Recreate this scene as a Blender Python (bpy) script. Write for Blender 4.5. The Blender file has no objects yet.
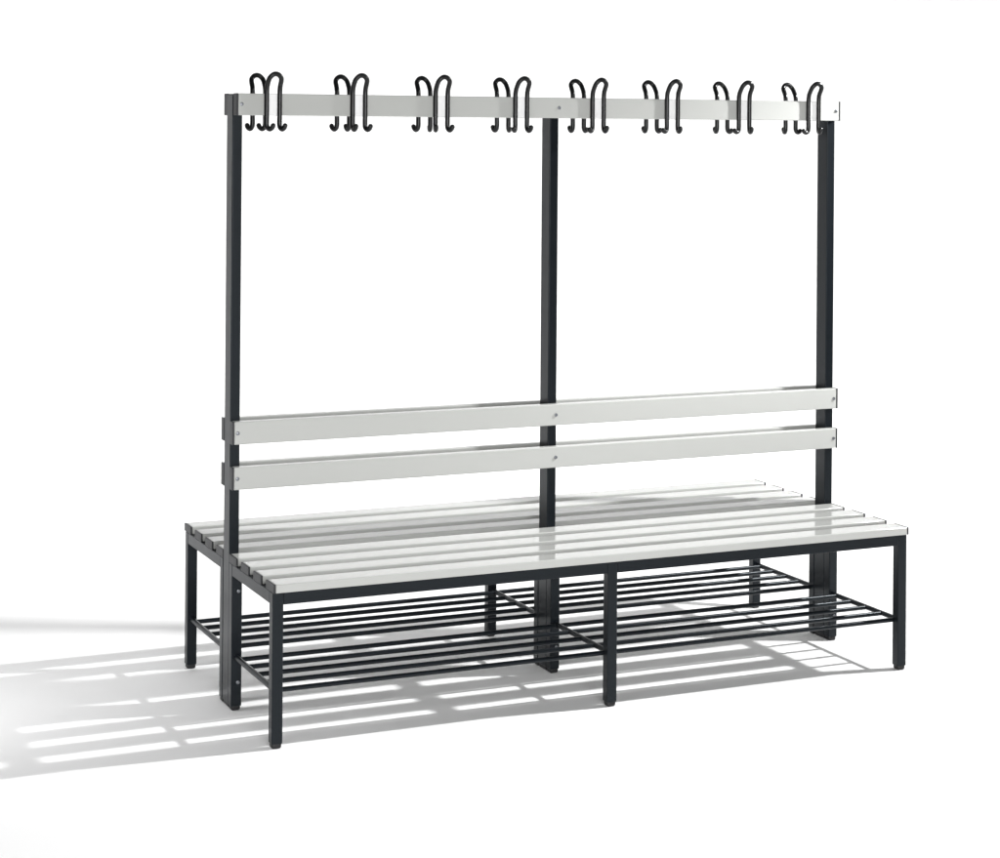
import bpy, bmesh, math
from mathutils import Vector, Matrix

sc = bpy.context.scene
C = sc.collection

# ------------------------------------------------------------------ materials
def new_mat(name):
    m = bpy.data.materials.new(name); m.use_nodes = True
    nt = m.node_tree
    return m, nt, nt.nodes['Principled BSDF']

def coated(name, col, rough, bump=0.0, bscale=900.0, spec=0.5, coat=0.0, var=0.03, rv=0.12):
    """powder coat / lacquer: slight tone drift, roughness drift and a fine orange-peel bump"""
    m, nt, b = new_mat(name)
    N, L = nt.nodes, nt.links
    tc = N.new('ShaderNodeTexCoord')
    n1 = N.new('ShaderNodeTexNoise'); n1.inputs['Scale'].default_value = 7; n1.inputs['Detail'].default_value = 4
    L.new(tc.outputs['Object'], n1.inputs['Vector'])
    mix = N.new('ShaderNodeMixRGB')
    mix.inputs[1].default_value = (*[c*(1-var) for c in col], 1)
    mix.inputs[2].default_value = (*[c*(1+var) for c in col], 1)
    L.new(n1.outputs['Fac'], mix.inputs[0]); L.new(mix.outputs[0], b.inputs['Base Color'])
    mr = N.new('ShaderNodeMapRange')
    mr.inputs['To Min'].default_value = rough*(1-rv); mr.inputs['To Max'].default_value = rough*(1+rv)
    n2 = N.new('ShaderNodeTexNoise'); n2.inputs['Scale'].default_value = 25; n2.inputs['Detail'].default_value = 5
    L.new(tc.outputs['Object'], n2.inputs['Vector'])
    L.new(n2.outputs['Fac'], mr.inputs['Value']); L.new(mr.outputs[0], b.inputs['Roughness'])
    b.inputs['Specular IOR Level'].default_value = spec
    b.inputs['Coat Weight'].default_value = coat; b.inputs['Coat Roughness'].default_value = 0.06
    if bump:
        n3 = N.new('ShaderNodeTexNoise'); n3.inputs['Scale'].default_value = bscale
        L.new(tc.outputs['Object'], n3.inputs['Vector'])
        bp = N.new('ShaderNodeBump'); bp.inputs['Strength'].default_value = bump; bp.inputs['Distance'].default_value = 0.0004
        L.new(n3.outputs['Fac'], bp.inputs['Height']); L.new(bp.outputs[0], b.inputs['Normal'])
    return m

GREY = coated('light_grey_lacquer', (0.430, 0.436, 0.420), 0.07, 0.0, 500, 0.5, var=0.012, rv=0.02)
DARK = coated('anthracite_powder_coat', (0.0042, 0.0058, 0.0078), 0.31, 0.06, 1100, 0.27, var=0.08)
DARK.node_tree.nodes['Principled BSDF'].inputs['Specular Tint'].default_value = (0.86, 0.94, 1.0, 1)
CAPM = coated('dark_grey_plastic', (0.020, 0.021, 0.023), 0.45, 0.05, 800, 0.4)
FOOT = coated('black_plastic', (0.010, 0.010, 0.011), 0.45, 0.05, 800, 0.4)
HOOKM = coated('black_coated_wire', (0.005, 0.0053, 0.006), 0.28, 0.04, 600, 0.36)
PLATE = coated('white_plastic', (0.90, 0.90, 0.90), 0.30, 0.0)
STEEL, _nt, _b = new_mat('zinc_screw'); _b.inputs['Base Color'].default_value = (0.24, 0.25, 0.27, 1)
_b.inputs['Metallic'].default_value = 1; _b.inputs['Roughness'].default_value = 0.42
WHITE = coated('white_studio_paper', (0.92, 0.92, 0.92), 0.85, 0.0, spec=0.2, var=0.006)

# ------------------------------------------------------------------ mesh helpers
def mesh_obj(name, bm, mat, parent=None, smooth=True):
    me = bpy.data.meshes.new(name)
    bm.normal_update(); bm.to_mesh(me); bm.free()
    me.materials.append(mat)
    if smooth:
        for p in me.polygons: p.use_smooth = True
        try: me.set_sharp_from_angle(angle=math.radians(40))
        except Exception: pass
    o = bpy.data.objects.new(name, me); C.objects.link(o)
    if parent: o.parent = parent
    return o

def add_box(bm, x0, x1, y0, y1, z0, z1, bev=0.0015, seg=2):
    t = bmesh.new()
    bmesh.ops.create_cube(t, size=1)
    for v in t.verts:
        v.co = Vector(((x0+x1)/2+v.co.x*(x1-x0), (y0+y1)/2+v.co.y*(y1-y0), (z0+z1)/2+v.co.z*(z1-z0)))
    if bev:
        bmesh.ops.bevel(t, geom=list(t.edges), offset=bev, segments=seg, affect='EDGES', profile=0.5)
    me = bpy.data.meshes.new('tmp'); t.to_mesh(me); t.free(); bm.from_mesh(me); bpy.data.meshes.remove(me)

def box(name, mat, parent, *a, bev=0.0015, seg=2):
    bm = bmesh.new(); add_box(bm, *a, bev=bev, seg=seg); o = mesh_obj(name, bm, mat, parent)
    wn = o.modifiers.new('flat_faces', 'WEIGHTED_NORMAL'); wn.mode = 'FACE_AREA'; wn.weight = 100; wn.keep_sharp = False
    return o

def add_sweep(bm, pts, r, n=12, round_ends=True):
    pts = [Vector(p) for p in pts]
    if round_ends:
        d0 = (pts[0]-pts[1]).normalized(); d1 = (pts[-1]-pts[-2]).normalized()
        head = [(pts[0]+d0*r*math.sin(a), r*math.cos(a)) for a in (1.35, 1.0, 0.6, 0.3)]
        tail = [(pts[-1]+d1*r*math.sin(a), r*math.cos(a)) for a in (0.3, 0.6, 1.0, 1.35)]
    else: head = tail = []
    seq = head+[(p, r) for p in pts]+tail
    P = [s[0] for s in seq]; R = [s[1] for s in seq]
    rings = []; up = None
    for i in range(len(P)):
        t = (P[min(i+1, len(P)-1)]-P[max(i-1, 0)]).normalized()
        if up is None:
            up = t.orthogonal().normalized()
        up = (up - t*up.dot(t)).normalized(); sd = t.cross(up)
        rings.append([bm.verts.new(P[i]+R[i]*(math.cos(k*2*math.pi/n)*up+math.sin(k*2*math.pi/n)*sd)) for k in range(n)])
    for a, b in zip(rings, rings[1:]):
        for k in range(n):
            bm.faces.new((a[k], a[(k+1) % n], b[(k+1) % n], b[k]))
    bm.faces.new(list(reversed(rings[0]))); bm.faces.new(rings[-1])

def catmull(pts, sub=6):
    pts = [Vector(p) for p in pts]; out = []
    ext = [2*pts[0]-pts[1]]+pts+[2*pts[-1]-pts[-2]]
    for i in range(1, len(ext)-2):
        a, b, c, d = ext[i-1:i+3]
        for s in range(sub):
            t = s/sub
            out.append(0.5*((2*b)+(c-a)*t+(2*a-5*b+4*c-d)*t*t+(3*b-a-3*c+d)*t**3))
    out.append(pts[-1]); return out

def screw_mesh(r=0.0052):
    """low domed screw head with a hexagon socket; axis along -Y, seat at y = 0"""
    bm = bmesh.new(); n = 24
    prof = [(r, 0.0006), (r, -0.0012), (r*0.86, -0.0024), (r*0.5, -0.0030)]
    rings = [[bm.verts.new((R*math.cos(k*2*math.pi/n), y, R*math.sin(k*2*math.pi/n))) for k in range(n)] for R, y in prof]
    def hexr(k):
        a = (k*2*math.pi/n) % (math.pi/3)
        return r*0.46*math.cos(math.pi/6)/math.cos(a-math.pi/6)
    for y in (-0.0030, -0.0008):
        rings.append([bm.verts.new((hexr(k)*math.cos(k*2*math.pi/n), y, hexr(k)*math.sin(k*2*math.pi/n))) for k in range(n)])
    for a, b in zip(rings, rings[1:]):
        for k in range(n): bm.faces.new((a[k], b[k], b[(k+1) % n], a[(k+1) % n]))
    bm.faces.new(rings[-1])
    bmesh.ops.recalc_face_normals(bm, faces=list(bm.faces))
    me = bpy.data.meshes.new('screw'); bm.to_mesh(me); bm.free()
    me.materials.append(STEEL)
    for p in me.polygons: p.use_smooth = True
    me.set_sharp_from_angle(angle=math.radians(35))
    return me
SCREW = screw_mesh()

def screw(parent, x, y, z, back=False):
    o = bpy.data.objects.new('screw', SCREW); C.objects.link(o); o.parent = parent
    o.location = (x, y, z)
    o.rotation_euler = (0, 0.4+7*x+3*z, math.pi if back else 0)
    return o

# ------------------------------------------------------------------ the bench (metres; x along it, -y to the viewer)
HL = 0.98                       # half length of the slats
W, G, D = 0.0680, 0.0433, 0.0590
ZT, T = 0.424, 0.0227           # seat top, slat thickness
LX, LW, LD, LY = 0.965, 0.0294, 0.0294, 0.422
UW, UD = 0.0280, 0.0558         # upright width / depth
ZR0, ZR1 = 0.369, ZT-T          # seat frame rails
FT = 0.012                      # height of the plastic feet

root = bpy.data.objects.new('changing_room_bench', None); C.objects.link(root)
root['label'] = 'double-sided light grey slatted changing room bench with anthracite legs and black coat hooks'
root['category'] = 'bench'

def foot(parent, x, y, sx, sy):
    return box('foot_cap', FOOT, parent, x-sx/2+0.0015, x+sx/2-0.0015, y-sy/2+0.0015, y+sy/2-0.0015, 0.0, FT+0.004, bev=0.0055, seg=3)

for cx in (-LX, 0.0, LX):
    # upright between the two benches
    u = box('upright', DARK, root, cx-UW/2, cx+UW/2, -UD/2, UD/2, FT, 1.6805, bev=0.0026, seg=3)
    foot(u, cx, 0, UW, UD)
    box('top_cap', FOOT, u, cx-UW/2+0.0006, cx+UW/2-0.0006, -UD/2+0.0006, UD/2-0.0006, 1.679, 1.6845, bev=0.002)
    for s in (-1, 1):
        # outer leg
        y = s*(LY-LD/2)
        l = box('leg', DARK, root, cx-LW/2, cx+LW/2, y-LD/2, y+LD/2, FT, ZR1-0.0006, bev=0.0026, seg=3)
        foot(l, cx, y, LW, LD)
        # inner leg, bolted to the upright
        y = s*(UD/2+LD/2+0.0014)
        l = box('leg', DARK, root, cx-LW/2, cx+LW/2, y-LD/2, y+LD/2, FT, ZR1-0.0006, bev=0.0026, seg=3)
        foot(l, cx, y, LW, LD)
        for z in (0.3266, 0.0774):
            screw(l, cx+0.004, y+s*LD/2, z, s > 0)
        # cross rail carrying the slats
        ya, yb = UD/2+LD+0.0014, LY-LD
        if s < 0: ya, yb = -yb, -ya
        box('cross_rail', DARK, root, cx-LW/2+0.0004, cx+LW/2-0.0004, ya, yb, ZR0, ZR1-0.0006, bev=0.0018, seg=2)

for s in (-1, 1):
    for xa, xb in ((-LX+LW/2, -LW/2), (LW/2, LX-LW/2)):
        y = s*(LY-LD/2)
        box('apron_rail', DARK, root, xa, xb, y-LD/2+0.0003, y+LD/2-0.0003, ZR0, ZR1-0.0006, bev=0.0018, seg=2)

CT = 0.0055                     # thickness of the end caps' collar
def slat(name, y0, y1, z0, z1, hl=HL, bev=0.0032):
    o = box(name, GREY, root, -hl+CT, hl-CT, y0, y1, z0, z1, bev=bev, seg=4)
    for s in (-1, 1):
        a, b = sorted((s*(hl-CT), s*hl))
        box('end_cap', CAPM, o, a, b, y0-0.0003, y1+0.0003, z0-0.0003, z1+0.0003, bev=0.0018, seg=3)
    return o

for s in (-1, 1):
    for i in range(4):
        a = D/2+i*(W+G); b = a+W
        y0, y1 = (a, b) if s > 0 else (-b, -a)
        slat('seat_slat', y0, y1, ZT-T, ZT)

TB = 0.0262
for s in (-1, 1):
    for z0, z1 in ((0.7251, 0.7876), (0.6012, 0.6630)):
        a, b = UD/2+0.0004, UD/2+TB
        y0, y1 = (a, b) if s > 0 else (-b, -a)
        o = slat('backrest_slat', y0, y1, z0, z1, hl=0.9802)
        for x in (-0.9646, 0.0, 0.9648): screw(o, x, s*b, (z0+z1)/2, s > 0)

TR = 0.0325
for s in (-1, 1):
    a, b = UD/2+0.0004, UD/2+TR
    y0, y1 = (a, b) if s > 0 else (-b, -a)
    hr = slat('hook_rail', y0, y1, 1.6260, 1.6862, hl=0.9775, bev=0.0025)
    for x in (-0.9630, 0.0, 0.9615): screw(hr, x, s*b, 1.6565, s > 0)

# coat hooks: one bent coated wire each, two hook ends below and a tall loop above the rail
def hook_mesh(phi, out):
    hw = 0.0186; f0 = 0.0048
    def tip(x, ang, r=0.0192):
        dx, df = math.sin(ang), math.cos(ang)
        q = lambda k, z: (x+dx*k*r, -(f0+df*k*r), z)
        e = 0.45 if ang < -0.6 else 1.0          # the inner ends of some hooks are bent flatter
        return [q(1.0, 1.5895+0.0090*e), q(0.86, 1.5890+0.0040*e), q(0.50, 1.5886), q(0.15, 1.5925), (x, -f0, 1.6015)]
    def lean(z): 
        t = max(0.0, min(1.0, (z-1.694)/0.046)); t = t*t*(3-2*t)
        return -(f0+0.022*t)
    left = tip(-hw, math.radians(phi))+[(-hw, -f0, 1.625), (-hw, -f0, 1.655), (-hw, lean(1.682), 1.682), (-hw, lean(1.704), 1.704)]
    arch = []
    for k in range(1, 8):
        a = math.pi*k/8
        z = 1.7150+0.0250*math.sin(a)
        arch.append((-hw*1.03*math.cos(a), lean(z), z))
    right = [(-p[0], p[1], p[2]) for p in tip(-hw, math.radians(-out))+[(-hw, -f0, 1.625), (-hw, -f0, 1.655), (-hw, lean(1.682), 1.682), (-hw, lean(1.704), 1.704)]]
    bm = bmesh.new(); add_sweep(bm, catmull(left+arch+right[::-1], 5), 0.0069, 14)
    bmesh.ops.recalc_face_normals(bm, faces=list(bm.faces))
    return bm

OUT = (34, 32, 24, 14, 4, -4, -10, -14)
PHI = (52, 10, -16, -38, -54, -64, -72, -80)
plate_me = None
for i, phi in enumerate(PHI):
    x = -0.875+0.25*i
    yf = UD/2+TR
    h = mesh_obj('coat_hook', hook_mesh(phi, OUT[i]), HOOKM, root)
    h.location = (x, -yf, 0)
    pl = box('mounting_plate', PLATE, h, -0.0170, 0.0220, -0.0022, 0.0, 1.6268, 1.6856, bev=0.0008, seg=2)
    for s in (1,):
        h2 = h.copy(); C.objects.link(h2); h2.parent = root
        h2.location = (x, yf, 0); h2.rotation_euler = (0, 0, math.pi)
        p2 = pl.copy(); C.objects.link(p2); p2.parent = h2

# shoe shelves: three cross tubes and five long rods under each seat
ZS = 0.1455
for s, ys in ((-1, (-0.396, -0.317, -0.238, -0.159, -0.080)), (1, (0.058, 0.135, 0.212, 0.289, 0.366))):
    sh = bpy.data.objects.new('shoe_shelf', None); C.objects.link(sh); sh.parent = root
    for cx in (-LX, 0.0, LX):
        bm = bmesh.new()
        ya, yb = sorted((s*(UD/2+LD-0.001), s*(LY-LD+0.001)))
        add_sweep(bm, [(cx, ya, ZS), (cx, yb, ZS)], 0.0075, 16, False)
        mesh_obj('cross_tube', bm, DARK, sh)
    for y in ys:
        bm = bmesh.new()
        add_sweep(bm, [(-LX+0.002, y, ZS-0.0008), (LX-0.002, y, ZS-0.0008)], 0.0065, 14, False)
        mesh_obj('rod', bm, DARK, sh)

# ------------------------------------------------------------------ studio floor and sweep
bm = bmesh.new()
YB = 4.5; xs0, xs1 = -16.0, 18.0
vs = [bm.verts.new(c) for c in ((xs0, -12, 0), (xs1, -12, 0), (xs1, YB, 0), (xs0, YB, 0))]
bm.faces.new(vs)
fl = mesh_obj('floor', bm, WHITE); fl['kind'] = 'structure'
bm = bmesh.new()
R = 2.0; prof = [(YB+R*math.sin(a), R-R*math.cos(a)) for a in [math.pi/2*k/24 for k in range(25)]]+[(YB+R, 6.5)]
ra = [bm.verts.new((xs0, y, z)) for y, z in prof]; rb = [bm.verts.new((xs1, y, z)) for y, z in prof]
for k in range(len(prof)-1): bm.faces.new((ra[k], rb[k], rb[k+1], ra[k+1]))
bd = mesh_obj('backdrop', bm, WHITE); bd['kind'] = 'structure'

# ------------------------------------------------------------------ light
w = bpy.data.worlds.new('World'); sc.world = w; w.use_nodes = True
bg = w.node_tree.nodes['Background']; bg.inputs[0].default_value = (1, 1, 1, 1); bg.inputs[1].default_value = 0.11

def aim(o, target):
    d = Vector(target)-o.location
    o.rotation_euler = d.to_track_quat('-Z', 'Y').to_euler()

def area(name, loc, target, sx, sy, power, spread=180):
    l = bpy.data.lights.new(name, 'AREA'); l.shape = 'RECTANGLE'; l.size = sx; l.size_y = sy; l.energy = power
    l.spread = math.radians(spread)
    o = bpy.data.objects.new(name, l); C.objects.link(o); o.location = loc; aim(o, target); return o

kl = bpy.data.lights.new('key_flash', 'SPOT'); kl.energy = 850; kl.shadow_soft_size = 0.058
kl.spot_size = math.radians(150); kl.spot_blend = 0.4
key = bpy.data.objects.new('key_flash', kl); C.objects.link(key); key.location = (2.35, -0.66, 2.45); aim(key, (0.4, 0.0, 0.0))
# added angle falloff: nodes weaken the flash towards the top of the bench
kl.use_nodes = True
nt = kl.node_tree; em = nt.nodes['Emission']
geo = nt.nodes.new('ShaderNodeNewGeometry'); sep = nt.nodes.new('ShaderNodeSeparateXYZ')
mr = nt.nodes.new('ShaderNodeMapRange'); mr.interpolation_type = 'SMOOTHSTEP'
mr.inputs['From Min'].default_value = -0.24; mr.inputs['From Max'].default_value = -0.60
mr.inputs['To Min'].default_value = 0.24; mr.inputs['To Max'].default_value = 1.0
nt.links.new(geo.outputs['Incoming'], sep.inputs[0]); nt.links.new(sep.outputs['Z'], mr.inputs['Value'])
m2 = nt.nodes.new('ShaderNodeMapRange')     # second added falloff: nodes dim the steep rays onto the near end
m2.inputs['From Min'].default_value = -0.61; m2.inputs['From Max'].default_value = -0.84
m2.inputs['To Min'].default_value = 1.0; m2.inputs['To Max'].default_value = 0.44
mul = nt.nodes.new('ShaderNodeMath'); mul.operation = 'MULTIPLY'
nt.links.new(sep.outputs['Z'], m2.inputs['Value'])
nt.links.new(mr.outputs[0], mul.inputs[0]); nt.links.new(m2.outputs[0], mul.inputs[1])
nt.links.new(mul.outputs[0], em.inputs['Strength'])
area('backdrop_light', (3.5, 3.4, 5.0), (3.5, 5.6, 0.3), 14, 0.8, 250, 120)  # added, unseen lamp that keeps the backdrop white
area('floor_fill', (2.4, 2.9, 4.0), (2.4, 3.1, 0), 8.4, 1.6, 76, 90)  # added overhead fill, whitens the floor behind the bench
area('front_fill', (-1.5, -6.5, 1.6), (0.2, 0, 0.7), 2.2, 2.0, 265)  # unseen fill, added to lift the front faces
area('side_fill', (-2.15, 0.20, 0.48), (-1.45, 0.15, 0.0), 0.3, 1.8, 10)  # low unseen fill, added so the shadows fade towards the left
area('foreground_fill', (-2.4, -1.8, 0.8), (-1.6, -1.1, 0.0), 0.7, 0.7, 6)
area('right_floor_fill', (3.3, 1.3, 2.3), (3.1, 1.2, 0.0), 1.0, 1.0, 20, 110)  # added out of frame to lift the dim floor patch at right

# ------------------------------------------------------------------ camera
f, cx, cy = 1988.61, 500.0, 122.57
yaw, pit, rol = -0.42207, 0.00149, 0.00762
fwd = Vector((-math.sin(yaw)*math.cos(pit), math.cos(yaw)*math.cos(pit), math.sin(pit)))
rt = Vector((math.cos(yaw), math.sin(yaw), 0)); up = rt.cross(fwd)
Rv = math.cos(rol)*rt+math.sin(rol)*up; Uv = -math.sin(rol)*rt+math.cos(rol)*up
cd = bpy.data.cameras.new('camera'); cam = bpy.data.objects.new('camera', cd); C.objects.link(cam)
cd.sensor_fit = 'HORIZONTAL'; cd.sensor_width = 36; cd.lens = 36*f/1000
cd.shift_x = (500-cx)/1000; cd.shift_y = (cy-429)/1000
cd.clip_start = 0.1; cd.clip_end = 100
m = Matrix((Rv, Uv, -fwd)).transposed().to_4x4(); m.translation = Vector((-2.54315, -5.30072, 1.60294))
cam.matrix_world = m
sc.camera = cam

sc.render.resolution_x = 1024; sc.render.resolution_y = 879
sc.view_settings.view_transform = 'Standard'; sc.view_settings.look = 'None'
sc.view_settings.exposure = 0; sc.view_settings.gamma = 1
